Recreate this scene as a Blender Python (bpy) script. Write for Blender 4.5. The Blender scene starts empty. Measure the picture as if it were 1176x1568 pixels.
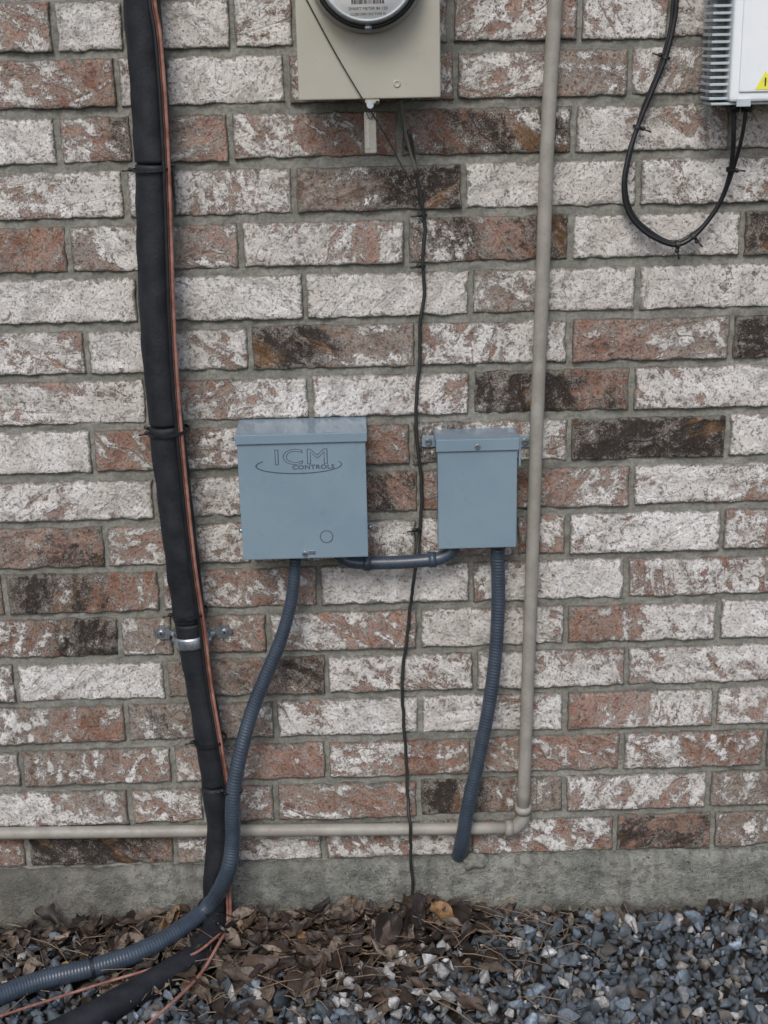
import bpy, bmesh, math, random
import numpy as np
from mathutils import Vector, Matrix, noise
random.seed(7); np.random.seed(7)
S=bpy.context.scene
COL=S.collection
# ------------------------------------------------------------ camera (2x phone lens, 2.15 m from wall)
F=2174.0; PITCH=math.atan(F/6516.0); YAW=0.0158; ROLL=0.0218; D=2.15
CZ=D*math.tan(PITCH+math.atan(616/F))
CP=Vector((0,-D,CZ))
fw=Vector((math.sin(YAW)*math.cos(PITCH),math.cos(YAW)*math.cos(PITCH),-math.sin(PITCH)))
r0=fw.cross(Vector((0,0,1))).normalized(); u0=r0.cross(fw)
rt=r0*math.cos(ROLL)-u0*math.sin(ROLL); up=u0*math.cos(ROLL)+r0*math.sin(ROLL)
cam=bpy.data.cameras.new("camera"); co=bpy.data.objects.new("camera",cam); COL.objects.link(co)
M=Matrix((rt,up,-fw)).transposed().to_4x4(); M.translation=CP; co.matrix_world=M
cam.sensor_fit='VERTICAL'; cam.sensor_height=24; cam.sensor_width=18; cam.lens=24*F/1568; cam.clip_start=.02; cam.clip_end=500
S.camera=co
def ray(u,v): return fw+rt*((u-588)/F)+up*((784-v)/F)
def W(u,v,off=0.0):           # image pixel coordinates, cast along the camera ray -> point at distance off in front of the wall
    d=ray(u,v); return CP+d*((-off-CP.y)/d.y)
def G(u,v,z=0.0):
    d=ray(u,v); return CP+d*((z-CP.z)/d.z)
# ------------------------------------------------------------ node helpers
class NT:
    def __init__(s,name):
        s.m=bpy.data.materials.new(name); s.m.use_nodes=True; s.t=s.m.node_tree; s.n=s.t.nodes; s.l=s.t.links
        s.b=s.n['Principled BSDF']; s.out=s.n['Material Output']
    def put(s,sock,v):
        if isinstance(v,bpy.types.NodeSocket): s.l.new(v,sock)
        elif v is not None: sock.default_value=v
    def obj(s): return s.n.new('ShaderNodeTexCoord').outputs['Object']
    def attr(s,n,out='Vector'):
        a=s.n.new('ShaderNodeAttribute'); a.attribute_name=n; return a.outputs[out]
    def noise(s,vec,scale,detail=3,rough=.55,dist=0):
        a=s.n.new('ShaderNodeTexNoise'); s.put(a.inputs['Vector'],vec); a.inputs['Scale'].default_value=scale
        a.inputs['Detail'].default_value=detail; a.inputs['Roughness'].default_value=rough; a.inputs['Distortion'].default_value=dist
        return a.outputs['Fac']
    def math(s,op,a,b=None,c=None,clamp=False):
        m=s.n.new('ShaderNodeMath'); m.operation=op; m.use_clamp=clamp
        s.put(m.inputs[0],a)
        if b is not None: s.put(m.inputs[1],b)
        if c is not None: s.put(m.inputs[2],c)
        return m.outputs[0]
    def mr(s,v,a,b,c=0.,d=1.,smooth=True):
        m=s.n.new('ShaderNodeMapRange'); m.interpolation_type='SMOOTHSTEP' if smooth else 'LINEAR'
        s.put(m.inputs[0],v)
        for i,x in enumerate((a,b,c,d)): s.put(m.inputs[i+1],x)
        return m.outputs[0]
    def mix(s,f,a,b,mode='MIX'):
        m=s.n.new('ShaderNodeMix'); m.data_type='RGBA'; m.blend_type=mode; m.clamp_factor=True
        s.put(m.inputs[0],f)
        for i,x in ((6,a),(7,b)):
            if isinstance(x,tuple) and len(x)==3: x=x+(1,)
            s.put(m.inputs[i],x)
        return m.outputs[2]
    def bump(s,h,strength,dist):
        b=s.n.new('ShaderNodeBump'); b.inputs['Strength'].default_value=strength; b.inputs['Distance'].default_value=dist
        s.put(b.inputs['Height'],h); s.l.new(b.outputs[0],s.b.inputs['Normal'])
    def set(s,**k):
        for a,v in k.items():
            a={'col':'Base Color','rough':'Roughness','metal':'Metallic','spec':'Specular IOR Level','coat':'Coat Weight','trans':'Transmission Weight','alpha':'Alpha'}[a]
            if isinstance(v,tuple) and len(v)==3: v=v+(1,)
            s.put(s.b.inputs[a],v)
def paint(name,c1,c2,rough=.45,scale=30,metal=0,bump=.15,bscale=400,spec=.5,dirt=.25,bd=.0004):
    t=NT(name); o=t.obj()
    n=t.noise(o,scale,5,.6); n2=t.noise(o,scale*6,4,.6)
    c=t.mix(t.mr(n,.35,.65),c1,c2)
    c=t.mix(t.math('MULTIPLY',t.mr(n2,.58,.72),dirt),c,tuple(x*.45 for x in c1))
    r=t.mr(n2,.3,.7,rough-.07,rough+.1)
    t.set(col=c,rough=r,metal=metal,spec=spec); t.bump(t.noise(o,bscale,3,.6),bump,bd); return t.m
# ------------------------------------------------------------ mesh helpers
def link(o,parent=None):
    COL.objects.link(o)
    if parent:
        o.parent=parent; o.matrix_parent_inverse=parent.matrix_basis.inverted()
    return o
def root(name,loc):
    e=bpy.data.objects.new(name,None); e.empty_display_size=.05; e.location=loc; COL.objects.link(e); return e
def mesh(name,vs,fs,mat,parent=None,smooth=True):
    me=bpy.data.meshes.new(name); me.from_pydata([tuple(v) for v in vs],[],fs); me.update()
    if mat: me.materials.append(mat)
    if smooth: me.polygons.foreach_set('use_smooth',[True]*len(me.polygons))
    o=bpy.data.objects.new(name,me); link(o,parent); return o
def bm_obj(name,bm,mat,parent=None,smooth=False):
    me=bpy.data.meshes.new(name); bm.to_mesh(me); bm.free()
    if mat: me.materials.append(mat)
    if smooth:
        me.polygons.foreach_set('use_smooth',[True]*len(me.polygons))
    o=bpy.data.objects.new(name,me); link(o,parent); return o
def box(name,x0,x1,y0,y1,z0,z1,mat,parent=None,bev=.002,seg=2):
    bm=bmesh.new(); bmesh.ops.create_cube(bm,size=1)
    for v in bm.verts: v.co=Vector(((x0+x1)/2+v.co.x*(x1-x0),(y0+y1)/2+v.co.y*(y1-y0),(z0+z1)/2+v.co.z*(z1-z0)))
    if bev: bmesh.ops.bevel(bm,geom=bm.edges[:],offset=bev,segments=seg,profile=.6,affect='EDGES')
    return bm_obj(name,bm,mat,parent)
def cat(P,step):
    P=[Vector(p) for p in P]; Q=[P[0]*2-P[1]]+P+[P[-1]*2-P[-2]]; out=[];
    for i in range(1,len(Q)-2):
        a,b,c,d=Q[i-1:i+3]; n=max(1,int((c-b).length/step))
        for k in range(n):
            t=k/n; out.append((.5*((2*b)+(c-a)*t+(2*a-5*b+4*c-d)*t*t+(3*b-a-3*c+d)*t**3),i-1+t))
    out.append((P[-1],len(P)-1)); return out
def frames(pts):
    n=len(pts); T=[(pts[min(i+1,n-1)]-pts[max(i-1,0)]).normalized() for i in range(n)]
    a=Vector((0,-1,0)) if abs(T[0].y)<.9 else Vector((1,0,0))
    N=(a-T[0]*a.dot(T[0])).normalized(); fr=[]
    for t in T:
        N=(N-t*N.dot(t)).normalized(); fr.append((t,N,t.cross(N)))
    return fr
def tube(name,P,R,mat,parent=None,sides=16,step=.006,rib=0,pitch=.005,wob=0,closed_caps=True,straight=False,kink=0):
    if not isinstance(R,(list,tuple)): R=[R]*len(P)
    cs=cat(P,step) if not straight else [(Vector(p),i) for i,p in enumerate(P)]
    pts=[c[0] for c in cs]
    if kink: pts=[p+Vector((noise.noise(p*30+Vector((3,0,0)))+.6*noise.noise(p*75),0,0))*kink for p in pts]
    fr=frames(pts); vs=[];fs=[]; L=0
    for i,(p,(t,n,b)) in enumerate(zip(pts,fr)):
        if i: L+=(p-pts[i-1]).length
        k=cs[i][1]; j=min(int(k),len(R)-2) if len(R)>1 else 0; f=k-j
        r=R[j]*(1-f)+R[min(j+1,len(R)-1)]*f
        for s in range(sides):
            a=2*math.pi*s/sides; rr=r
            if rib: rr+=rib*math.sin(2*math.pi*L/pitch+a)
            if wob: rr+=wob*noise.noise(p*25+Vector((math.cos(a),math.sin(a),0))*.8)
            vs.append(p+(n*math.cos(a)+b*math.sin(a))*rr)
    m=len(pts)
    for i in range(m-1):
        for s in range(sides):
            fs.append((i*sides+s,i*sides+(s+1)%sides,(i+1)*sides+(s+1)%sides,(i+1)*sides+s))
    if closed_caps: fs.append(tuple(range(sides))[::-1]); fs.append(tuple((m-1)*sides+s for s in range(sides)))
    return mesh(name,vs,fs,mat,parent)
def cyl(name,c,axis,r,h,mat,parent=None,sides=32,bev=.0006):
    bm=bmesh.new(); bmesh.ops.create_cone(bm,cap_ends=True,segments=sides,radius1=r,radius2=r,depth=h)
    if bev: bmesh.ops.bevel(bm,geom=[e for e in bm.edges if len(e.link_faces)==2 and any(len(f.verts)>4 for f in e.link_faces)],offset=bev,segments=2,affect='EDGES')
    q=Vector(axis).to_track_quat('Z','Y').to_matrix().to_4x4(); bm.transform(Matrix.Translation(c)@q)
    o=bm_obj(name,bm,mat,parent)
    for p in o.data.polygons: p.use_smooth=len(p.vertices)==4
    return o
def screw(name,c,r,mat,parent,slot):
    cyl(name,c,(0,-1,0),r,.003,mat,parent,12,.0006)
    w=r*.75
    box(name+"_slot",c[0]-w,c[0]+w,c[1]-.0019,c[1]-.0012,c[2]-r*.14,c[2]+r*.14,slot,parent,0)
def lathe(name,c,prof,mat,parent,sides=64):  # axis -Y, prof list of (r, dist toward viewer)
    vs=[];fs=[]
    for r,h in prof:
        for s in range(sides):
            a=2*math.pi*s/sides; vs.append((c[0]+r*math.cos(a),c[1]-h,c[2]+r*math.sin(a)))
    for i in range(len(prof)-1):
        for s in range(sides): fs.append((i*sides+s,i*sides+(s+1)%sides,(i+1)*sides+(s+1)%sides,(i+1)*sides+s))
    return mesh(name,vs,fs,mat,parent)
def text(name,body,size,loc,mat,parent,ext=.0005,sx=1,off=0,outline=0,space=1):
    c=bpy.data.curves.new(name,'FONT'); c.body=body; c.size=size; c.extrude=ext; c.align_x='CENTER'; c.align_y='CENTER'; c.offset=off; c.space_character=space
    if outline: c.fill_mode='NONE'; c.extrude=0; c.bevel_depth=outline; c.bevel_resolution=1
    o=bpy.data.objects.new(name+"_c",c); COL.objects.link(o); bpy.context.view_layer.update()
    me=bpy.data.meshes.new_from_object(o.evaluated_get(bpy.context.evaluated_depsgraph_get()))
    bpy.data.objects.remove(o); me.transform(Matrix.Translation(loc)@Matrix.Rotation(math.pi/2,4,'X')@Matrix.Diagonal((sx,1,1,1)))
    me.materials.clear(); me.materials.append(mat)
    return link(bpy.data.objects.new(name,me),parent)
# ------------------------------------------------------------ materials
def brick_mat():
    t=NT("whitewashed_brick"); bc=t.attr("bco"); bs=t.attr("bst"); par=t.attr("bpar",'Color'); ed=t.attr("bedge",'Fac'); ob=t.obj()
    sp=t.n.new('ShaderNodeSeparateColor'); t.l.new(par,sp.inputs[0]); w,d,g=sp.outputs; rnd=t.attr("brnd",'Fac')
    N1=t.noise(bs,.9,3,.55,.15); N1b=t.noise(bs,2.4,4,.6,.1); N2=t.noise(bc,60,7,.72,.1); N3=t.noise(bc,430,3,.75); N4=t.noise(bc,22,4,.6)
    def ridge(scale,lo,hi,dist):
        q=t.noise(bs,scale,1,.5,dist); return t.mr(t.math('ABSOLUTE',t.math('SUBTRACT',q,.5)),lo,hi,1.,0.)
    R1=t.math('MULTIPLY',ridge(.5,.010,.055,.3),t.mr(N2,.40,.54)); R2=ridge(.62,.004,.026,.3)
    gate=t.mr(N2,.44,.56)
    n=t.math('ADD',t.math('MULTIPLY',N1,.33),t.math('MULTIPLY',N1b,.12))
    n=t.math('ADD',n,t.math('ADD',t.math('MULTIPLY',N2,.34),t.math('MULTIPLY',N3,.21)))
    n=t.math('ADD',n,t.math('MULTIPLY',t.math('MULTIPLY',R1,t.mr(w,.1,.45)),.085))
    n=t.math('SUBTRACT',n,t.math('MULTIPLY',t.math('MULTIPLY',R2,gate),.055))
    thr=t.math('MULTIPLY_ADD',w,-.23,.612)
    df=t.math('SUBTRACT',n,thr)
    mk=t.mr(df,-.018,.026); thin=t.mr(df,-.10,.01)
    clay=t.mix(t.mr(N4,.35,.65),(.255,.115,.078),(.37,.205,.145))
    clay=t.mix(t.mr(N2,.48,.58,0,.75),clay,(.17,.09,.067))
    clay=t.mix(t.mr(N1b,.52,.64,0,.8),clay,(.31,.245,.20))
    gcol=t.mix(t.mr(N2,.38,.6),(.14,.125,.108),(.33,.305,.265))
    clay=t.mix(t.mr(g,.0,1.0,0.,.9,False),clay,gcol)
    hs=t.n.new('ShaderNodeHueSaturation'); t.put(hs.inputs['Color'],clay); t.put(hs.inputs['Value'],t.mr(rnd,0.,1.,.82,1.2,False)); t.put(hs.inputs['Saturation'],t.mr(rnd,0.,1.,1.08,.85,False)); clay=hs.outputs[0]
    N5=t.noise(bs,.55,4,.6,.3)
    nd=t.math('ADD',t.math('MULTIPLY',N5,.55),t.math('MULTIPLY',N2,.45))
    dm=t.mr(t.math('SUBTRACT',nd,t.math('MULTIPLY_ADD',d,-.36,.66)),-.03,.04)
    base=t.mix(t.math('MULTIPLY',dm,.92),clay,(.032,.029,.027))
    oc=t.math('MULTIPLY',t.mr(N5,.56,.64),t.mr(d,.3,.6)); base=t.mix(t.math('MULTIPLY',oc,.45),base,(.36,.20,.09))
    tn=t.math('MULTIPLY',thin,t.mr(N3,.35,.6,.25,.8)); base=t.mix(tn,base,t.mix(.55,clay,(.64,.60,.55)))
    wc=t.mix(t.mr(N4,.38,.6),(.86,.85,.835),(.70,.68,.65))
    wc=t.mix(t.mr(N2,.36,.5,.6,0.),wc,(.48,.445,.405))
    wc=t.mix(t.mr(rnd,.0,1.,0.,.3,False),wc,(.56,.52,.47))
    c=t.mix(t.math('MULTIPLY',mk,.96),base,wc)
    pits=t.mr(t.noise(bc,230,4,.75),.56,.65)
    c=t.mix(t.math('MULTIPLY',pits,.55),c,(.11,.075,.06))
    pit2=t.mr(t.noise(bc,620,2,.6),.6,.68)
    c=t.mix(t.math('MULTIPLY',pit2,.6),c,(.06,.048,.042))
    lt=t.mr(N3,.6,.7); c=t.mix(t.math('MULTIPLY',lt,.38),c,(.70,.67,.62))
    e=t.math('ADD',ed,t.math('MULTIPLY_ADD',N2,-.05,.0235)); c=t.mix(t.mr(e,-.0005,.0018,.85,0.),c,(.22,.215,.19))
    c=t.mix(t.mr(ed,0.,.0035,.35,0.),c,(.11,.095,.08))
    big=t.noise(ob,2.2,3,.6); c=t.mix(t.mr(big,.42,.62,.0,.25),c,t.mix(1.0,c,(.62,.59,.55),'MULTIPLY'))
    t.set(col=c,rough=.9,spec=.25)
    h=t.math('ADD',t.math('MULTIPLY',mk,.4),t.math('ADD',t.math('MULTIPLY',N2,1.8),t.math('MULTIPLY',N3,.6)))
    h=t.math('ADD',t.math('MULTIPLY_ADD',R1,.35,h),t.math('MULTIPLY',N1b,.7)); h=t.math('SUBTRACT',t.math('MULTIPLY_ADD',R2,-.25,h),t.math('MULTIPLY',pits,.5))
    t.bump(h,1.0,.003); return t.m
def mortar_mat():
    t=NT("mortar"); o=t.obj(); n=t.noise(o,14,5,.6); n2=t.noise(o,160,5,.7); n3=t.noise(o,700,2,.6)
    c=t.mix(t.mr(n,.35,.65),(.19,.195,.172),(.28,.278,.25)); c=t.mix(t.mr(n2,.42,.62,0,.6),c,(.12,.12,.106)); c=t.mix(t.mr(n3,.6,.7,0,.5),c,(.44,.43,.40))
    t.set(col=c,rough=.95,spec=.2); t.bump(t.math('ADD',n2,t.math('MULTIPLY',n3,.4)),.9,.002); return t.m
def concrete_mat():
    t=NT("rough_concrete"); o=t.obj(); n=t.noise(o,7,6,.65,.3); n2=t.noise(o,60,6,.7); n3=t.noise(o,450,3,.65); n4=t.noise(o,150,4,.7)
    c=t.mix(t.mr(n,.38,.62),(.17,.18,.16),(.33,.335,.30)); c=t.mix(t.mr(n2,.45,.6,0,.65),c,(.115,.12,.108)); c=t.mix(t.mr(n3,.56,.66,0,.6),c,(.46,.45,.42))
    c=t.mix(t.mr(n4,.6,.66,0,.85),c,(.035,.035,.032))
    mp=t.n.new('ShaderNodeMapping'); mp.inputs['Scale'].default_value=(30,10,4); t.l.new(o,mp.inputs[0])
    dr=t.noise(mp.outputs[0],1,4,.6); c=t.mix(t.mr(dr,.5,.66,0,.4),c,(.10,.10,.09))
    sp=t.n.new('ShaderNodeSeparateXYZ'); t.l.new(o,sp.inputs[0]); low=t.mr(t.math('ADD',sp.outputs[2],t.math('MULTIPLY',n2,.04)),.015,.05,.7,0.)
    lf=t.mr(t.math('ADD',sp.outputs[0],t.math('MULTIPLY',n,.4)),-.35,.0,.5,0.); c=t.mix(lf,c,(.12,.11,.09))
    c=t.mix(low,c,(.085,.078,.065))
    t.set(col=c,rough=.93,spec=.2); t.bump(t.math('ADD',t.math('ADD',n2,n4),t.math('MULTIPLY',n3,.4)),1,.006); return t.m
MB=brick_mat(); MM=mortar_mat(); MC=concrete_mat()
M_blue=paint("blue_grey_enamel",(.175,.245,.305),(.20,.275,.335),.36,8,0,.12,700,.5,.12)
M_line=paint("emboss_edge_shade",(.055,.08,.105),(.065,.09,.12),.4,8,0,.1,700,.5,.1)  # darker box colour paints in the shade along embossed logo edges
M_bluet=paint("blue_grey_enamel_glossy",(.175,.245,.305),(.20,.275,.335),.10,8,0,.06,700,1.0,.1)
M_met=paint("beige_enamel",(.37,.36,.305),(.40,.39,.335),.45,10,0,.12,600,.4,.12)
M_pvc=paint("painted_pipe",(.25,.238,.21),(.31,.298,.27),.5,30,0,.25,300,.4,.35)
M_flex=paint("flexible_conduit_pvc",(.034,.048,.068),(.045,.063,.088),.3,40,0,.1,500,.5,.2)
M_blk=paint("black_foam",(.009,.011,.015),(.017,.020,.026),.6,30,0,.5,220,.35,.2,.0012)
M_rub=paint("black_cable",(.008,.009,.011),(.014,.015,.018),.4,60)
M_wire=paint("weathered_wire",(.018,.02,.019),(.03,.033,.03),.5,60)
M_gw=paint("grey_green_wire",(.11,.12,.10),(.15,.16,.13),.5,60)
M_cop=paint("orange_brown_cable",(.20,.085,.065),(.34,.18,.145),.45,40,0,.1,500,.4,.5)
M_galv=paint("galvanised_steel",(.36,.42,.47),(.5,.56,.6),.32,60,.85,.1,300,.5,.3)
M_dark=paint("dark_slot",(.015,.015,.016),(.02,.02,.02),.6)
M_wht=paint("white_plastic",(.72,.77,.80),(.77,.81,.84),.35,10,0,.05,500,.5,.08)
M_fin=paint("grey_aluminium",(.38,.44,.47),(.48,.54,.57),.4,20,.1,.05,500,.5,.2)
M_face=paint("meter_face_white",(.84,.85,.84),(.86,.87,.86),.4,10,0,0,500,.4,.02)
M_ink=paint("printed_ink",(.02,.02,.025),(.03,.03,.03),.6)
M_yel=paint("yellow_label",(.75,.72,.06),(.78,.75,.08),.4,10,0,0)
tg=NT("clear_glass"); tg.set(col=(.97,.98,.98),rough=.02,alpha=.06,spec=.6); M_glass=tg.m
tg=NT("clear_plastic_tag"); tg.set(col=(.5,.5,.46),rough=.25,alpha=.35); M_tag=tg.m
# ------------------------------------------------------------ brick wall
YL=[75,162,243,330,412,495,573,650,727,797,870,930,998,1068,1130,1198,1258,1325]
YR=[60,150,235,317,395,482,555,630,702,775,845,910,975,1040,1105,1170,1238,1300]
zt=(W(40,75).z+W(1140,60).z)/2; zb=(W(40,1325).z+W(1140,1300).z)/2
CO=(zt-zb)/17; JH=.0125; BH=CO-JH; PIT=.25; JV=.008
C={'W':(.90,.0,.1),'w':(.74,.0,.15),'M':(.57,.05,.15),'m':(.46,.1,.28),'R':(.36,.1,.12),'r':(.26,.2,.2),'G':(.42,.15,.75),'g':(.27,.3,.8),'B':(.17,.5,.35),'K':(.18,.86,.5),'k':(.28,.68,.5)}
ROWS=[
 [(82,'WM'),(190,'W'),(354,'W'),(452,'M'),(690,'M'),(887,'MR'),(1028,'Mw'),(1200,'M')],
 [(180,'MR'),(250,'w'),(440,'W'),(698,'m'),(965,'MG'),(1098,'wG'),(1300,'M')],
 [(87,'W'),(203,'Mk'),(353,'gr'),(612,'Mr'),(878,'Bk'),(1120,'wM'),(1350,'w')],
 [(-20,'M'),(192,'Mw'),(260,'M'),(450,'mM'),(710,'gK'),(978,'W'),(1235,'w')],
 [(105,'Gr'),(230,'GM'),(368,'Gm'),(623,'wM'),(875,'kB'),(1137,'W'),(1390,'k')],
 [(-40,'M'),(212,'W'),(467,'W'),(721,'W'),(976,'GW'),(1225,'w')],
 [(132,'M'),(240,'W'),(382,'WM'),(638,'KG'),(872,'Mw'),(1120,'rG'),(1370,'kr')],
 [(-30,'M'),(225,'Mw'),(475,'mw'),(722,'wM'),(967,'KB'),(1215,'MW')],
 [(142,'W'),(265,'R'),(390,'gm'),(630,'Mr'),(872,'kM'),(1115,'K'),(1360,'W')],
 [(-12,'M'),(237,'wW'),(395,'M'),(545,'M'),(643,'B'),(780,'r'),(968,'rM'),(1212,'wM')],
 [(162,'gB'),(262,'M'),(385,'M'),(640,'G'),(790,'M'),(869,'RM'),(1106,'wW'),(1350,'M')],
 [(5,'r'),(245,'Kr'),(488,'Mm'),(722,'W'),(960,'MW'),(1200,'M')],
 [(182,'mK'),(265,'G'),(410,'Gr'),(642,'MR'),(867,'Ww'),(1100,'Rw'),(1330,'W')],
 [(23,'G'),(253,'wW'),(500,'gk'),(727,'M'),(960,'Wm'),(1185,'Mw')],
 [(192,'Gr'),(300,'g'),(422,'G'),(643,'MW'),(866,'WM'),(1096,'Rw'),(1320,'M')],
 [(31,'G'),(264,'Gm'),(500,'mR'),(724,'MR'),(952,'Rr'),(1172,'MR'),(1400,'R')],
 [(197,'wG'),(313,'M'),(422,'m'),(642,'mR'),(864,'KG'),(1086,'M'),(1300,'G')],
 [(40,'r'),(267,'KB'),(496,'GM'),(721,'mM'),(942,'M'),(1091,'B'),(1320,'G')],
]
bricks=[] # x0,x1,z0, code, hires
XE=3.0
rc=lambda: random.choice(['W','W','w','w','M','M','M','m','R','G','r','g','K','B'])
for i in range(-22,18):
    z0=zb+(17-i)*CO
    if z0>3.0: continue
    if 0<=i<18:
        yc=lambda u:(YL[i]+(YR[i]-YL[i])*(u-40)/1100.)-32
        js=[(W(u,yc(u)).x,c) for u,c in ROWS[i]]
        x=js[0][0]-PIT; row=[]
        for xe,c in js: row.append((x,xe,c)); x=xe
        while x<XE: row.append((x,x+PIT,rc())); x+=PIT
        x=row[0][0]
        while x>-XE: row.append((x-PIT,x,rc())); x-=PIT
    else:
        x=-XE+(i%2)*PIT/2+random.uniform(-.01,.01); row=[]
        while x<XE: row.append((x,x+PIT,rc()+rc())); x+=PIT
    for a,b,c in row:
        hi=(-0.95<a and b<0.98 and i>=-1)
        bricks.append((a,b,z0,c,hi))
V=[];FA=[];A1=[];A2=[];A3=[];A4=[];A5=[]
for (a,b,z0,c,hi) in bricks:
    x0=a+JV/2+random.uniform(-.001,.001); x1=b-JV/2+random.uniform(-.001,.001); zz0=z0+random.uniform(-.0012,.0012); zz1=z0+BH+random.uniform(-.0015,.0015)
    if x1-x0<.01: continue
    pa=C[c[0]]; pb=C[c[-1]]; j=random.uniform(-.06,.06); rnd=random.random()
    nx=max(4,int((x1-x0)/(.004 if hi else .03))); nz=15 if hi else 3
    e=[0,.0012,.003,.006] if hi else [0,.003]
    def axis(s0,s1,n):
        L=s1-s0; mid=np.linspace(e[-1],L-e[-1],n); return [s0+q for q in e[:-1]]+[s0+q for q in mid]+[s1-q for q in e[:-1][::-1]]
    xs=axis(x0,x1,nx); zs=axis(zz0,zz1,nz); X=len(xs);Z=len(zs)
    off=Vector((random.uniform(-50,50),random.uniform(-50,50),random.uniform(-50,50)))
    ang=random.choice([random.uniform(.4,1.0),random.uniform(-1.0,-.4),random.uniform(-1.0,-.4),random.uniform(-.3,.3),random.uniform(1.3,1.8)]); ca,sa=math.cos(ang),math.sin(ang)
    fa=random.uniform(9,17); fb=random.uniform(22,38)
    yb=random.uniform(-.002,.0015); tx=random.uniform(-.008,.008); tz=random.uniform(-.02,.02)
    base=len(V)
    for zi,z in enumerate(zs):
        for xi,x in enumerate(xs):
            dd=min(x-x0,x1-x,z-zz0,zz1-z)
            px,pz=x,z
            q=Vector((x,0,z))+off
            if hi:
                s=q*26
                wx=noise.noise(s*1.6)*.0020+noise.noise(s*6)*.0012; wz=noise.noise(s*1.6+Vector((9,9,9)))*.0026+noise.noise(s*6+Vector((5,5,5)))*.0014
                px+=wx; pz+=wz
                ridge=noise.noise(Vector(((x*ca+z*sa)*12,(-x*sa+z*ca)*36,0))+off)
                y=noise.noise(q*40)*.0018+ridge*.0026+noise.noise(q*150)*.0007
                rr=.0045; y+=(1-math.sqrt(max(0,1-(1-min(dd,rr)/rr)**2)))*.0045
            else: y=.002 if dd<.001 else 0
            y+=yb+(x-(x0+x1)/2)*tx+(z-(zz0+zz1)/2)*tz
            V.append((px,y,pz)); t=(x-x0)/(x1-x0); t=min(1,max(0,(t-.3)/.4+noise.noise(q*12)*.3))
            A1.append((q.x,y,q.z)); A2.append(((x*ca+z*sa)*fa+off.x,y*20,(-x*sa+z*ca)*fb+off.z))
            A3.append(tuple(pa[k]*(1-t)+pb[k]*t+(j if k==0 else 0) for k in range(3))+(1,)); A4.append(rnd); A5.append(dd)
    for zi in range(Z-1):
        for xi in range(X-1):
            p=base+zi*X+xi; FA.append((p,p+1,p+X+1,p+X))
    ring=[base+k for k in range(X)]+[base+k*X+X-1 for k in range(1,Z)]+[base+(Z-1)*X+k for k in range(X-2,-1,-1)]+[base+k*X for k in range(Z-2,0,-1)]
    rb=len(V)
    for k in ring:
        v=V[k]; V.append((v[0],.04,v[2])); A1.append((A1[k][0],.04,A1[k][2]+.02)); A2.append(A2[k]); A3.append(A3[k]); A4.append(A4[k]); A5.append(0)
    n=len(ring)
    for k in range(n): FA.append((ring[k],rb+k,rb+(k+1)%n,ring[(k+1)%n]))
wall=mesh("brick_wall",V,FA,MB)
me=wall.data
at=me.attributes.new("bco",'FLOAT_VECTOR','POINT'); at.data.foreach_set('vector',np.array(A1,dtype=np.float32).ravel())
at=me.attributes.new("bst",'FLOAT_VECTOR','POINT'); at.data.foreach_set('vector',np.array(A2,dtype=np.float32).ravel())
at=me.attributes.new("bpar",'FLOAT_COLOR','POINT'); at.data.foreach_set('color',np.array(A3,dtype=np.float32).ravel())
at=me.attributes.new("brnd",'FLOAT','POINT'); at.data.foreach_set('value',np.array(A4,dtype=np.float32))
at=me.attributes.new("bedge",'FLOAT','POINT'); at.data.foreach_set('value',np.array(A5,dtype=np.float32))
# mortar sheet
xs=list(np.arange(-3,-1,.1))+list(np.arange(-1,1,.0045))+list(np.arange(1,3.01,.1)); zs=list(np.arange(zb-.02,zt+.16,.0045))+list(np.arange(zt+.16,3.1,.1))
vs=[];fs=[]
for z in zs:
    for x in xs:
        q=Vector((x,0,z)); vs.append((x,.0060+noise.noise(q*55)*.0034+noise.noise(q*220)*.0018,z))
X=len(xs)
for a in range(len(zs)-1):
    for b in range(X-1): p=a*X+b; fs.append((p,p+1,p+X+1,p+X))
mesh("mortar",vs,fs,MM,wall)
box("wall_core",-3,3,.045,.2,zb-.02,3.1,MM,wall,0)
# foundation
zf=zb-.004
xs=list(np.arange(-3.2,-1,.08))+list(np.arange(-1,1,.006))+list(np.arange(1,3.3,.08)); vs=[];fs=[]
prof=[(.06,zf),(.02,zf),(.004,zf),(-.006,zf-.001),(-.011,zf-.006),(-.013,zf-.012)]+[(-.014,zf-.012-k*.007) for k in range(1,16)]+[(-.016,-.15)]
for (y,z) in prof:
    for x in xs:
        q=Vector((x,y,z)); k=1 if y<.03 else 0
        e=noise.noise(Vector((x*9,3,z*2)))*.004+noise.noise(q*30)*.0045+noise.noise(q*110)*.002
        vs.append((x,y+e*k,z+(noise.noise(Vector((x*16,7,0)))*.005+noise.noise(Vector((x*60,7,0)))*.004)*(1 if z>zf-.02 and k else 0)))
X=len(xs)
for a in range(len(prof)-1):
    for b in range(X-1): p=a*X+b; fs.append((p,p+X,p+X+1,p+1))
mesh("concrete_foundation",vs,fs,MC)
bm=bmesh.new(); bmesh.ops.create_icosphere(bm,subdivisions=4,radius=1); c=W(724,1318,.006)
for v in bm.verts:
    v.co=Vector((v.co.x*.026,v.co.y*.014,v.co.z*.015))*(1+.4*noise.noise(v.co*1.8+Vector((3,1,0)))); v.co+=c
bm_obj("mortar_patch",bm,MM,wall,True)
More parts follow.
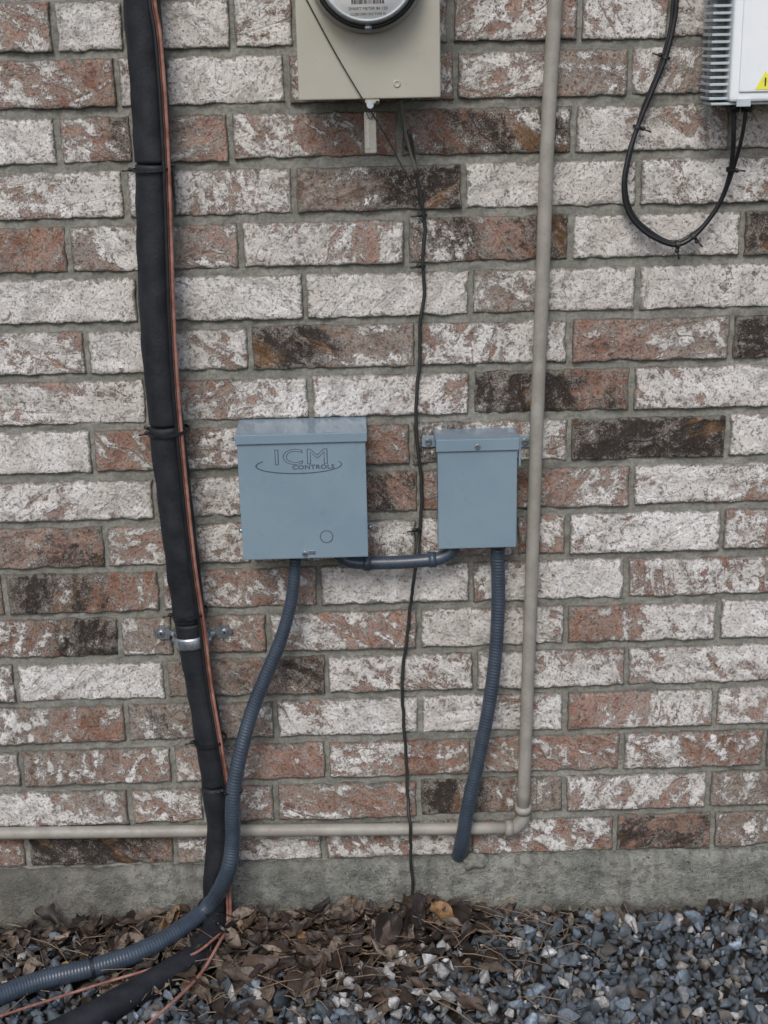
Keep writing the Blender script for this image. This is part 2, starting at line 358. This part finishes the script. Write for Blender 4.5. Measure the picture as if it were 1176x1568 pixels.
# ------------------------------------------------------------ ground
t=NT("soil"); o=t.obj(); n=t.noise(o,9,6,.65); n2=t.noise(o,120,6,.7)
t.set(col=t.mix(t.mr(n2,.35,.65),t.mix(t.mr(n,.4,.6),(.035,.026,.019),(.06,.045,.033)),(.022,.018,.015)),rough=.95,spec=.2); t.bump(n2,1,.01); M_soil=t.m
def gh(x,y):
    b=.012*noise.noise(Vector((x*3,y*3,0)))+.006*noise.noise(Vector((x*11,y*11,4)))
    return b-.004
xs=sorted(set([round(v,4) for v in [-60,-20,-8,-4]+list(np.arange(-2,2,.02))+[4,8,20,60]])); ys=[-60,-20,-8,-4,-2.5]+list(np.arange(-1.6,.02,.02))+[.1,.5,8]
vs=[(x,y,gh(x,y) if abs(x)<2 and y>-2 else -.004) for y in ys for x in xs]; X=len(xs)
fs=[(a*X+b,a*X+b+1,(a+1)*X+b+1,(a+1)*X+b) for a in range(len(ys)-1) for b in range(X-1)]
mesh("ground",vs,fs,M_soil)
def scatter(name,protos,inst,mat,smooth=False):
    VV=[];TT=[];CC=[];b=0
    for k,m,l,c in inst:
        pv,pt=protos[k]; v=pv@m.T+l; VV.append(v); TT.append(pt+b); b+=len(pv); CC.append(np.tile(np.array(c+(1,),dtype=np.float32),(len(pv),1)))
    VV=np.concatenate(VV).astype(np.float32);TT=np.concatenate(TT).astype(np.int32);CC=np.concatenate(CC)
    me=bpy.data.meshes.new(name); me.vertices.add(len(VV)); me.vertices.foreach_set('co',VV.ravel())
    me.loops.add(len(TT)*3); me.loops.foreach_set('vertex_index',TT.ravel()); me.polygons.add(len(TT))
    me.polygons.foreach_set('loop_start',np.arange(0,len(TT)*3,3,dtype=np.int32)); me.polygons.foreach_set('loop_total',np.full(len(TT),3,dtype=np.int32))
    if smooth: me.polygons.foreach_set('use_smooth',np.ones(len(TT),dtype=bool))
    me.update(calc_edges=True); me.validate()
    a=me.attributes.new("tint",'FLOAT_COLOR','POINT'); a.data.foreach_set('color',CC.ravel())
    me.materials.append(mat); ob=bpy.data.objects.new(name,me); COL.objects.link(ob); return ob
def rotm(flat=1.0):
    from mathutils import Euler
    return np.array(Euler((random.uniform(-1,1)*flat,random.uniform(-1,1)*flat,random.uniform(0,6.28))).to_matrix())
protos=[]
for k in range(16):
    bm=bmesh.new()
    for _ in range(random.choice([8,10,12])):
        v=Vector((random.gauss(0,1),random.gauss(0,1),random.gauss(0,1))).normalized()*random.uniform(.8,1.1); bm.verts.new((v.x,v.y*random.uniform(.6,1),v.z*.65))
    r=bmesh.ops.convex_hull(bm,input=bm.verts[:]); bmesh.ops.delete(bm,geom=[v for v in bm.verts if not v.link_faces],context='VERTS')
    bmesh.ops.bevel(bm,geom=bm.edges[:],offset=.05,segments=1,affect='EDGES')
    bmesh.ops.triangulate(bm,faces=bm.faces[:]); bm.verts.index_update()
    protos.append((np.array([v.co[:] for v in bm.verts]),np.array([[v.index for v in f.verts] for f in bm.faces]))); bm.free()
def stonecol():
    r=random.random(); b=random.lognormvariate(math.log(.12),.55)
    if r<.06: b=random.uniform(.4,.62); return (b,b*.98,b*.95)
    if r<.15: return (b*1.15,b,b*.85)
    if r<.4: return (b*.95,b,b*1.03)
    return (b*.74,b*.92,b*1.12)
inst=[]
def gprob(x,y):
    n=noise.noise(Vector((x*6,y*6,2)))*.08
    if x+n>.16+max(0,-.05-y)*-.6: return 1.0 if y<-.02 else .5
    if y+n<-.17: return .9
    if y+n<-.12: return .35
    return .06
for layer,(sp,zoff) in enumerate([(.018,.002),(.019,.010),(.026,.018)]):
    for gx in np.arange(-1.05,1.05,sp):
        for gy in np.arange(-.62,-.02,sp):
            x=gx+random.uniform(-.5,.5)*sp; y=gy+random.uniform(-.5,.5)*sp
            if random.random()>gprob(x,y): continue
            s=min(.024,max(.006,random.lognormvariate(math.log(.0112),.38)))
            if y>-.03-s: y=-.025-s
            inst.append((random.randrange(16),rotm(3)*s,np.array((x,y,gh(x,y)+zoff+random.uniform(-.003,.003))),stonecol()))
for _ in range(40):   # larger pale stones in the litter
    x=random.uniform(-.09,.18); y=random.uniform(-.32,-.13); b=random.uniform(.3,.62); inst.append((random.randrange(16),rotm(3)*random.uniform(.010,.018),np.array((x,y,gh(x,y)+.032)),(b,b,b*.98)))
for gx in np.arange(-1.9,1.9,.026):
    for gy in np.arange(-1.5,-.03,.026):
        if abs(gx)<1.05 and gy>-.62: continue
        x=gx+random.uniform(-.012,.012); y=gy+random.uniform(-.012,.012); s=random.uniform(.011,.02)
        inst.append((random.randrange(16),rotm(3)*s,np.array((x,y,gh(x,y)+.004)),stonecol()))
t=NT("crushed_stone"); o=t.obj(); c=t.attr("tint",'Color'); n=t.noise(o,160,5,.7); n2=t.noise(o,900,2,.6)
c2=t.mix(t.mr(n,.35,.65,.0,.6),c,(.05,.06,.07)); c2=t.mix(t.mr(n,.6,.75,0,.5),c2,(.45,.46,.46)); t.set(col=c2,rough=.7,spec=.4); t.bump(t.math('ADD',n,n2),.6,.0015); 
scatter("gravel",protos,inst,t.m)
# leaves
def leafproto(kind):
    nu,nv=15,7; vs=[];ts=[]; cl=random.uniform(-.3,1.1); cw=random.uniform(-.8,1.8); tw=random.uniform(-1.2,1.2); wd=random.uniform(.12,.27); ph=random.uniform(0,6)
    for i in range(nu):
        t=i/(nu-1); w=wd*math.sin(math.pi*t**.85)**.8+.01
        if kind==1: w*=1+.25*math.sin(t*math.pi*5)
        if t<.1: w*=.35
        for j in range(nv):
            s=(j/(nv-1)-.5)*2; x=t-.5; y=s*w+.06*math.sin(t*3+ph); z=cl*(x*x)*.8+cw*y*y*2.0+tw*x*y+.03*math.sin(7*t+3*s+ph)+.025*abs(s)*math.sin(t*13+j+ph)
            vs.append((x,y,z))
    for i in range(nu-1):
        for j in range(nv-1):
            p=i*nv+j; ts+= [[p,p+1,p+nv+1],[p,p+nv+1,p+nv]]
    return np.array(vs),np.array(ts)
lp=[leafproto(k%3) for k in range(24)]
inst=[]
def leafcol():
    r=random.random(); b=random.uniform(.45,1.4)
    if r<.36: return (.075*b,.050*b,.037*b)
    if r<.70: return (.038*b,.029*b,.025*b)
    if r<.97: return (.17*b,.135*b,.105*b)
    return (.22*b,.125*b,.055*b)
def addleaf(x,y,zz,s,fl=.6): inst.append((random.randrange(24),rotm(fl)*s,np.array((x,y,gh(x,y)+zz)),leafcol()))
for _ in range(620):
    x=random.gauss(-.12,.17); y=-abs(random.gauss(0,.115))-.035
    if x>.2 or x<-.95 or y<-.38: continue
    addleaf(x,y,random.uniform(.008,.034)+max(0,.02+y*.05),random.triangular(.02,.088,.04),.5)
for _ in range(450):
    x=random.uniform(-1.3,-.25); y=-abs(random.gauss(0,.07))-.03; addleaf(x,y,random.uniform(.008,.028),random.uniform(.02,.055),.6)
for _ in range(210):
    x=random.uniform(.1,1.6); y=-.03-abs(random.gauss(0,.012)); addleaf(x,y,random.uniform(.012,.026),random.uniform(.02,.05),.7)
for _ in range(60): addleaf(random.uniform(-1.2,1.2),random.uniform(-.7,-.1),random.uniform(.022,.03),random.uniform(.015,.035),.4)
t=NT("dry_leaf"); o=t.obj(); c=t.attr("tint",'Color'); n=t.noise(o,90,5,.65); t.set(col=t.mix(t.mr(n,.4,.65,0,.7),c,(.028,.02,.015)),rough=.55,spec=.45); t.bump(t.noise(o,260,4,.6),.6,.0015)
lv=scatter("dead_leaves",lp,inst,t.m,True)
vs=[];fs=[]
for _ in range(460):
    x=random.gauss(-.08,.32); y=-abs(random.gauss(0,.14))-.03; a=random.uniform(0,6.28); L=random.uniform(.015,.08); z=gh(x,y)+random.uniform(.02,.045); r=random.uniform(.0005,.0012)
    if x>.45: continue
    d=Vector((math.cos(a),math.sin(a),random.uniform(-.3,.3)))*L; n=Vector((-math.sin(a),math.cos(a),0))*r; b=len(vs); p=Vector((x,y,z))
    for q in (p,p+d*.5+Vector((0,0,.004)),p+d): vs+= [q+n,q-n,q+Vector((0,0,r*1.6))]
    for k in (0,3): fs+=[(b+k,b+k+1,b+k+4,b+k+3),(b+k+1,b+k+2,b+k+5,b+k+4),(b+k+2,b+k,b+k+3,b+k+5)]
mesh("twigs",vs,fs,paint("dry_straw",(.14,.10,.07),(.24,.18,.12),.7,50),lv)
# ------------------------------------------------------------ painted rigid pipe
r=root("painted_conduit_pipe",W(800,1258,.014))
P=[(851,-400),(850,0),(838,220),(830,450),(822,650),(815,850),(808,1050),(801,1240)]
pts=[W(u,v,.016) for u,v in P]; pts[0]=pts[1]+(pts[1]-pts[2]).normalized()*.5
tube("riser",pts,.0107,M_pvc,r,24,.03)
e0=W(801,1238,.016); e1=W(778,1268,.016); cn=W(800,1267,.016)
tube("elbow",[e0,e0.lerp(cn,.5),cn.lerp(e1,.25)+Vector((-.001,0,.006)),cn.lerp(e1,.6),e1],.0118,M_pvc,r,24,.002)
d=(pts[-2]-pts[-1]).normalized(); cyl("collar_vertical",e0-d*.001,d,.0142,.014,M_pvc,r); 
hz=[W(782,1268,.016),W(588,1270,.016),W(300,1272.5,.016),W(0,1276,.016)]; hz.append(hz[-1]+(hz[-1]-hz[-2]).normalized()*1.8)
tube("horizontal_run",hz,.0105,M_pvc,r,24,.05); d=(hz[1]-hz[0]).normalized(); cyl("collar_horizontal",hz[0]+d*.003,d,.0142,.014,M_pvc,r)
# ------------------------------------------------------------ insulated refrigerant line
r=root("insulated_refrigerant_line",W(254,650,.035))
P=[(212,-120,.036),(217,0,.036),(227,130,.036),(234,250,.036),(237,400,.036),(243,520,.036),(254,650,.036),(272,800,.036),(291,950,.033),(301,1020,.036),(317,1110,.042),(330,1200,.045),(337,1270,.045),(330,1340,.05)]
pts=[W(*p) for p in P]+[G(328,1395,.045),G(322,1435,.03),G(285,1475,.028),G(215,1515,.028),G(120,1568,.028),G(0,1620,.028),G(-160,1700,.028)]
R=[.0262,.0262,.0258,.0262,.027,.0272,.0268,.0268,.0255,.0235,.0232,.0235,.0225,.021]+[.021,.021,.022,.023,.023,.023,.023]
segs=[(0,3,0),(3,6,-.0007),(6,8,.0003),(8,11,-.0005),(11,20,0)]
for k,(i0,i1,dr) in enumerate(segs):
    RR=[q+dr for q in R[i0:i1+1]]; PP=[p.copy() for p in pts[i0:i1+1]]
    d0=(PP[1]-PP[0]).normalized(); d1=(PP[-2]-PP[-1]).normalized()
    PP=[PP[0]+d0*.0008,PP[0]+d0*.003]+PP[1:-1]+[PP[-1]+d1*.003,PP[-1]+d1*.0008]; RR=[RR[0]-.0028,RR[0]]+RR[1:-1]+[RR[-1],RR[-1]-.0028]
    tube("foam_sleeve_%d"%(k+1),PP,RR,M_blk,r,28,.006,wob=.0024)
tube("copper_core",pts,.012,M_rub,r,10,.02)
def tie(nm,p,tan,rad,parent,tail=True,side=1):
    t=Vector(tan).normalized(); a=Vector((0,-1,0)); n=(a-t*a.dot(t)).normalized(); b=t.cross(n); vs=[];fs=[]; k=28
    for s in range(k):
        an=2*math.pi*s/k; d=n*math.cos(an)+b*math.sin(an)
        for (rr,h) in ((rad-.001,-.0024),(rad+.0012,-.0022),(rad+.0012,.0022),(rad-.001,.0024)): vs.append(p+d*rr+t*h)
    for s in range(k):
        for q in range(4): fs.append((s*4+q,s*4+(q+1)%4,((s+1)%k)*4+(q+1)%4,((s+1)%k)*4+q))
    mesh(nm,vs,fs,M_rub,parent,False)
    if tail:
        q=p+b*side*(rad+.001); 
        tube(nm+"_head",[q-t*.002,q+b*side*.004],.0034,M_rub,parent,6,.01)
        tube(nm+"_tail",[q,q+b*side*.014+n*.004],.0014,M_rub,parent,6,.01)
for k,(u,v,off,rad,tn,sd) in enumerate([(235,259,.037,.0305,(.03,-1),1),(259,660,.037,.0318,(.1,-1),1),(291,938,.035,.0290,(.13,-1),1),(322,1133,.043,.0268,(.13,-1),1)]):
    tie("zip_tie_%d"%(k+1),W(u,v,off),(tn[0],0,tn[1]),rad,r,True,sd)
q=W(229,657,.036); tube("zip_tie_2_stub",[q,q+Vector((-.008,-.002,.004))],.0025,M_rub,r,6,.01)
# thermostat cable
P=[(231,-120,.055),(237,0,.055),(246,60,.055),(256,200,.055),(262,350,.056),(267,500,.058),(277,650,.056),(297,850,.056),(313,960,.053),(324,1050,.055),(339,1140,.06),(350,1215,.052),(350,1300,.035),(352,1370,.05)]
pp=[W(*p) for p in P]+[G(352,1415,.03),G(338,1440,.045),G(300,1500,.04),G(225,1570,.04),G(150,1640,.04)]
tube("orange_cable",pp,.0027,M_cop,r,10,.008)
tube("second_cable",[p+Vector((-.0052,-.003 if i<12 else 0,.003)) for i,p in enumerate(pp[:15])]+[G(325,1440,.05),G(280,1468,.045),G(150,1508,.042),G(0,1556,.04),G(-160,1610,.04)],.0024,M_cop,r,10,.008)
tube("black_control_cable",[p+Vector((-.0065,-.005,0)) for i,p in enumerate(pp[:13])],.0028,M_rub,r,10,.008)
# strap
r=root("pipe_strap",W(294,975,.03)); c=W(293,978,.033); vs=[];fs=[]; k=24
tt=Vector((.12,0,-1)).normalized(); n=Vector((0,-1,0)); b=Vector((1,0,.06)).normalized()
for s in range(k+1):
    an=-math.pi/2*1.15+math.pi*1.15*s/k
    for rr,h in ((.0262,-.010),(.0278,-.010),(.0278,-.006),(.0284,-.004),(.0284,.004),(.0278,.006),(.0278,.010),(.0262,.010)): vs.append(c+(n*math.cos(an)+b*math.sin(an))*rr+tt*h)
for s in range(k):
    for q in range(8): fs.append((s*8+q,s*8+(q+1)%8,(s+1)*8+(q+1)%8,(s+1)*8+q))
mesh("band",vs,fs,M_galv,r)
for sg,u in ((-1,250),(1,341)):
    L='l' if sg<0 else 'r'
    p=W(u,967 if sg>0 else 969,.005); bm=bmesh.new(); bmesh.ops.create_cube(bm,size=1)
    for v in bm.verts: v.co=Vector((p.x+v.co.x*.030,-.005+v.co.y*.003,p.z+v.co.z*.021))
    bmesh.ops.bevel(bm,geom=[e for e in bm.edges if abs((e.verts[0].co-e.verts[1].co).y)>.001],offset=.006,segments=3,affect='EDGES')
    bm_obj("ear_"+L,bm,M_galv,r)
    cyl("screw_"+L,(p.x+sg*.003,-.008,p.z),(0,-1,0),.0055,.005,M_galv,r,6,.0006); cyl("hole_"+L,(p.x+sg*.003,-.0108,p.z),(0,-1,0),.002,.001,M_dark,r,8,0)
    tube("leg_"+L,[(p.x-sg*.013,-.006,p.z),(c.x+sg*.0268,-.012,p.z-.003),(c.x+sg*.0272,-.03,p.z-.005)],.0055,M_galv,r,8,.004)
# ------------------------------------------------------------ control box
def enclosure(nm,u0,u1,vt,vl,vb,off,ucen,lipw,mats):
    xm=(W(u0,(vt+vb)/2,off).x,W(u1,(vt+vb)/2,off).x); ztp=W(ucen,vt,off).z; zl=W(ucen,vl,off).z; zbt=W(ucen,vb,off).z
    r=root(nm,((xm[0]+xm[1])/2,-off/2,(ztp+zbt)/2))
    box("body",xm[0]+.003,xm[1]-.003,-off+.006,.004,zbt+.002,ztp-.003,mats[0],r,.0015)
    box("door",xm[0]+.0012,xm[1]-.0012,-off+.0015,-off+.016,zbt,zl+.004,mats[0],r,.0018)
    box("lid_lip",xm[0]-.0012,xm[1]+.0012,-off-.0025,-off+.003,zl,ztp,mats[0],r,.001)
    box("lid_top",xm[0]-.0012,xm[1]+.0012,-off+.0035,.002,ztp-.0025,ztp-.0003,mats[1],r,.0008)
    for sx in (xm[0]-.0012,xm[1]-.0004): box("lid_side",sx,sx+.0016,-off+.0035,.0,zl+.004,ztp-.003,mats[0],r,.0005)
    return r,xm,ztp,zl,zbt
r,xm,ztp,zl,zbt=enclosure("control_enclosure",365.5,563,664,678,856,.092,462,.01,(M_blue,M_bluet)); BX1=(xm,zbt)
cxx=W(457,704,.092); yf=-.0905
text("logo_letters_edge_shade","ICM",.034,(cxx.x+.004,yf-.0002,cxx.z+.003),M_line,r,0,1.38,0,.00045,1.08)
text("logo_small_edge_shade","CONTROLS",.0092,(cxx.x+.022,yf-.0002,cxx.z-.0125),M_line,r,.0003,1.25,.0002,0,1.08)
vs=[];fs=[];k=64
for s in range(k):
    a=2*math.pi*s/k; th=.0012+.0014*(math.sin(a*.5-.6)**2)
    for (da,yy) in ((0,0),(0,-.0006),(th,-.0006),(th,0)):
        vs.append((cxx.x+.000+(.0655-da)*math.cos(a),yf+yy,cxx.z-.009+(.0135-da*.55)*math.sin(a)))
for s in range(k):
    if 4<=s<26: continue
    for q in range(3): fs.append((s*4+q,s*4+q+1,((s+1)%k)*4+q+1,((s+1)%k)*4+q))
mesh("logo_swoosh_edge_shade",vs,fs,M_line,r,False)
p=W(500,822,.092); lathe("knockout",(p.x,yf,p.z),[(.0102,0),(.0100,.0009),(.0094,.0009),(.0092,0)],M_line,r,40); cyl("knockout_disc",(p.x,yf+.0002,p.z),(0,-1,0),.0091,.0010,M_blue,r,40,.0002)
p=W(467,848,.092); screw("door_screw",(p.x,yf-.0015,p.z),.0042,M_galv,r,M_dark); p=W(480,846,.092); box("door_tab",p.x-.008,p.x+.003,yf-.0012,yf+.001,p.z-.003,p.z+.003,M_galv,r,.0005)
for sx,uu in ((xm[0]-.003,0),(xm[1]+.003,1)): cyl("side_screw",(sx,-.05,zbt+.035),(1,0,0),.004,.006,M_galv,r,12)
# ------------------------------------------------------------ disconnect box
r,xm,ztp,zl,zbt=enclosure("disconnect_box",669.5,793,672,690,840,.062,731,.01,(M_blue,M_bluet)); BX2=(xm,zbt)
p=W(731,683,.063); screw("lid_screw",(p.x,-.0662,p.z),.004,M_galv,r,M_dark)
for sg,u in ((-1,658),(1,802)):
    p=W(u,676,.004); box("mounting_ear",p.x-.012,p.x+.012,-.004,-.0015,p.z-.009,p.z+.009,M_blue,r,.001); screw("mount_screw",(p.x+sg*.002,-.0055,p.z),.0055,M_galv,r,M_dark)
box("hasp",xm[1]+.0012,xm[1]+.0045,-.06,-.048,zl-.028,zl+.006,M_blue,r,.0012)
p=(xm[1]+.0045,-.054,zl-.018); cyl("hasp_hole",p,(1,0,0),.003,.001,M_dark,r,12,0)
# ------------------------------------------------------------ flexible conduits
def nut(nm,p,ax,rad,h,par,mat=None): cyl(nm,p,ax,rad,h,mat or M_flex,par,8,.0008)
r=root("flexible_conduit_whip",W(430,980,.06))
P=[(452,852,.05),(451,880,.05),(444,930,.05),(428,985,.05),(405,1040,.052),(384,1095,.056),(369,1150,.07),(359,1200,.08),(356,1240,.085),(356,1290,.085),(347,1340,.09)]
pts=[W(*q) for q in P]+[G(318,1388,.062),G(268,1428,.05),G(205,1461,.042),G(140,1482,.038),G(60,1502,.036),G(-10,1528,.036),G(-120,1575,.036),G(-260,1660,.036)]
R=[.0093,.0095,.0100,.0108,.0115,.0118,.0122,.0125,.0127,.013,.0138,.0145,.015,.0158,.016,.016,.016,.016,.016]
tube("hose",pts,R,M_flex,r,18,.0013,rib=.0003,pitch=.0052)
nut("connector",Vector((pts[0].x,pts[0].y,BX1[1]-.006)),(0,0,1),.0125,.014,r)
tie("zip_tie_1",W(357,1211,.078),(0.02,0,-1),.0145,r); tie("zip_tie_2",G(318,1389,.062),(pts[11]-pts[10]),.0162,r,False); tie("zip_tie_3",pts[14],(pts[15]-pts[13]),.0178,r); tie("zip_tie_4",G(343,1422,.045),(-.5,-.3,-.5),.011,r)
r=root("flexible_conduit_link",W(612,860,.035))
P=[(520,848,.04),(528,857,.04),(544,861,.04),(562,862,.04),(612,861,.04),(662,857,.04),(680,852,.04),(692,843,.04),(696,832,.04)]
pts=[W(*q) for q in P]; tube("hose",pts,.0108,M_flex,r,20,.003)
nut("coupling_l",pts[3],pts[4]-pts[2],.0135,.012,r); nut("coupling_r",pts[5],pts[5]-pts[4],.0135,.012,r)
r=root("flexible_conduit_feed",W(755,1050,.04))
P=[(762,832,.032),(762,852,.032),(763,920,.034),(758,1010,.04),(747,1090,.045),(731,1170,.045),(718,1230,.045),(709,1280,.038),(704,1303,.020),(701,1316,-.015)]
pts=[W(*q) for q in P]; tube("hose",pts,[.0112]*6+[.0118,.012,.0122,.0122],M_flex,r,18,.0013,rib=.0004,pitch=.0052)
nut("connector",Vector((pts[1].x,pts[1].y,BX2[1]-.004)),(0,0,1),.0145,.014,r)
# ------------------------------------------------------------ electric meter
off=.10; x0=W(454.5,80,off).x; x1=W(674.5,80,off).x; z0=W(565,152,off).z
r=root("electric_meter",((x0+x1)/2,-.05,z0+.15)); H=.36
box("socket_body",x0+.004,x1-.004,-off+.008,.004,z0+.004,z0+H,M_met,r,.002)
box("socket_cover",x0,x1,-off,-off+.02,z0,z0+H+.003,M_met,r,.003,3)
p=W(608,128,off); lathe("cover_screw",(p.x,-off,p.z),[(.0055,0),(.005,.0012),(.0035,.0018),(.003,.0012),(.0001,.001)],M_met,r,20)
s=F/((W(562,-44,.16)-CP).dot(fw)); mr=86/s
mc=W(562,-44,.135); C0=(mc.x,-off,mc.z)
lathe("meter_collar",C0,[(mr*1.06,0),(mr*1.06,.012),(mr*.99,.018)],M_met,r)
lathe("meter_ring",C0,[(mr*.99,.0),(mr*1.0,.018),(mr*1.0,.034),(mr*.97,.037),(mr*.93,.037),(mr*.92,.03)],M_rub,r)
lathe("meter_base_white",C0,[(mr*.925,.025),(mr*.88,.04),(mr*.84,.05),(mr*.84,.052),(mr*.0001,.052)],M_face,r)
lathe("inner_ring",C0,[(mr*.86,.046),(mr*.86,.053),(mr*.825,.053),(mr*.82,.051)],M_fin,r)
lathe("glass_cover",C0,[(mr*.93,.034),(mr*.91,.06),(mr*.88,.075),(mr*.8,.085),(mr*.5,.09),(mr*.0001,.091)],M_glass,r)
px=C0[0]; py=-off-.0525; pz=C0[2]
for k in range(26):
    w=random.choice([.0006,.001,.0015]); xx=px-.022+k*.0017; box("barcode",xx,xx+w,py-.0004,py,pz-.041,pz-.034,M_ink,r,0)
text("face_text_1","SMART METER 84 120",.0055,(px,py-.0002,pz-.047),M_ink,r,.0001); text("face_text_2","CL200 240V 3W TYPE 2S",.0045,(px,py-.0002,pz-.054),M_ink,r,.0001)
box("lcd",px-.03,px+.03,py-.0006,py,pz-.005,pz+.02,M_dark,r,0)
lathe("ring_screw",(px,-off-.036,pz-mr*.965),[(.005,0),(.0045,.002),(.0001,.0022)],M_galv,r,16)
p=W(570,158,.09); box("seal_hasp",p.x-.010,p.x+.010,-.098,-.088,z0-.006,z0+.001,M_met,r,.001); cyl("seal_knob",(p.x-.003,-.099,z0-.008),(0,-1,0),.005,.006,M_fin,r,12); cyl("seal_pin",(p.x+.007,-.099,z0-.005),(0,-1,0),.003,.006,M_dark,r,10)
p=W(567,203,.085); box("seal_tag",p.x-.0085,p.x+.0085,p.y,p.y+.0022,p.z-.028,p.z+.028,M_tag,r,.002); box("seal_tag_rim",p.x-.006,p.x-.001,p.y-.001,p.y+.001,p.z-.022,p.z+.018,M_tag,r,.001)
tube("seal_wire",[W(459,-20,.103),W(510,75,.104),W(553,148,.104),W(575,182,.085),W(600,225,.06),W(630,285,.03),W(652,330,.008)],.0009,M_wire,r,8,.01)
tube("seal_wire_loop",[W(559,158,.1),W(561,172,.095),W(567,182,.086),W(574,172,.095),W(571,160,.1)],.0006,M_wire,r,6,.004)
# ------------------------------------------------------------ hanging black wire
r=root("ground_wire",W(640,600,.01))
P=[(614,146,.05),(617,175,.045),(625,215,.03),(638,265,.015),(648,325,.008),(652,360,.008)]
tube("upper_sheathed",[W(*q) for q in P[:4]],.0030,M_gw,r,8,.01)
Q=[(626,200,.04),(636,258,.016),(646,310,.01),(651,350,.008),(647,405,.007),(650,450,.007),(643,500,.008),(642,560,.006),(637,620,.008),(638,680,.008),(644,725,.007),(646,775,.007),(641,830,.010),(634,880,.03),(630,920,.012),(622,985,.008),(616,1040,.007),(618,1100,.007),(622,1165,.007),(624,1220,.012),(628,1262,.030),(629,1300,.022),(631,1345,.020)]
pts=[W(*q) for q in Q]+[G(633,1378,.04),G(640,1400,.05),G(650,1425,.04)]
tube("lower_black",pts,.0028,M_wire,r,8,.006,kink=.0016)
for k,(u,v) in enumerate([(649,330),(647,408),(641,812)]): tie("splice_%d"%k,W(u,v,.009),(0.05,0,-1),.0036,r)
# ------------------------------------------------------------ finned equipment box
off=.09; xl=W(1093,80,off).x; zb2=W(1130,160,off).z
r=root("outdoor_electronics_enclosure",(xl+.12,-.06,zb2+.14)); xr=xl+.24; H=.34
xb=W(1121,80,off).x
box("backplate",xl+.012,xr-.012,-.045,.0,zb2+.004,zb2+H,M_fin,r,.002)
box("front_cover",xb,xr-.03,-off,-.045,zb2+.003,zb2+H,M_wht,r,.007,4)
box("front_panel",xb+.012,xr-.042,-off-.003,-off+.002,zb2+.016,zb2+H-.015,M_wht,r,.003,3)
box("bottom_flange",xl+.002,xr-.002,-off+.008,-.03,zb2-.001,zb2+.0025,M_fin,r,.001)
k=0; z=zb2+.006
while z<zb2+H:
    box("fin_l",xl,xb+.002,-off+.014,-.02,z,z+.0038,M_fin,r,.0006,1); box("fin_r",xr-.032,xr,-off+.014,-.02,z,z+.0038,M_fin,r,.0006,1); z+=.0095
p=W(1172,122,off+.003)
mesh("warning_label",[(p.x-.014,-off-.0036,p.z-.013),(p.x+.014,-off-.0036,p.z-.013),(p.x,-off-.0036,p.z+.012)],[(0,1,2)],M_yel,r,False)
box("warning_mark",p.x-.001,p.x+.001,-off-.0042,-off-.0037,p.z-.008,p.z+.003,M_ink,r,0)
for u in (1124,1143): q=W(u,166,.06); cyl("gland",(q.x,-.06,zb2-.006),(0,0,1),.008,.012,M_rub,r,10)
box("latch",xb+.01,xb+.03,-off-.002,-off+.003,zb2-.003,zb2+.008,M_fin,r,.001)
r=root("black_cable_loop",W(1035,300,.02))
P=[(1040,-120,.012),(1036,0,.012),(1031,40,.012),(1019,88,.014),(999,138,.014),(976,195,.016),(962,240,.02),(955,285,.022),(962,325,.022),(985,353,.022),(1012,369,.022),(1037,375,.022),(1062,362,.022),(1090,330,.024),(1108,298,.03),(1119,260,.04),(1123,215,.055),(1123,160,.06)]
pts=[W(*q) for q in P]; tube("cable_a",pts,.0036,M_rub,r,12,.008)
P=[(1044,-120,.012),(1031,0,.01),(1025,50,.01),(1008,108,.01),(985,165,.012),(968,225,.014),(958,280,.02),(966,322,.016),(990,350,.016),(1030,371,.016),(1070,352,.018),(1098,318,.024),(1114,285,.03),(1127,245,.04),(1137,205,.055),(1143,160,.06)]
tube("cable_b",[W(*q) for q in P],.0028,M_rub,r,12,.008)
for k,(i,sd) in enumerate([(3,1),(5,-1),(11,1),(12,1),(15,1)]): tie("zip_tie_%d"%k,pts[i],pts[i+1]-pts[i-1],.0058,r,True,sd)
# ------------------------------------------------------------ light
w=bpy.data.worlds.new("World"); S.world=w; w.use_nodes=True; nt=w.node_tree; bg=nt.nodes['Background']
sky=nt.nodes.new('ShaderNodeTexSky'); sky.sky_type='NISHITA'; sky.sun_disc=False
EL,AZ=math.radians(45),math.radians(192)
sky.sun_elevation=EL; sky.sun_rotation=AZ; sky.air_density=1.0; sky.dust_density=3.0; sky.ozone_density=1.3
nt.links.new(sky.outputs[0],bg.inputs[0]); bg.inputs[1].default_value=.15
sl=bpy.data.lights.new("sun",'SUN'); sl.energy=1.5; sl.angle=math.radians(20); sl.color=(1,.98,.95)
so=bpy.data.objects.new("sun",sl); COL.objects.link(so)
sd=Vector((math.sin(AZ)*math.cos(EL),math.cos(AZ)*math.cos(EL),math.sin(EL))); so.rotation_euler=sd.to_track_quat('Z','Y').to_euler(); so.location=sd*5
S.view_settings.view_transform='Standard'; S.view_settings.look='None'; S.view_settings.exposure=0
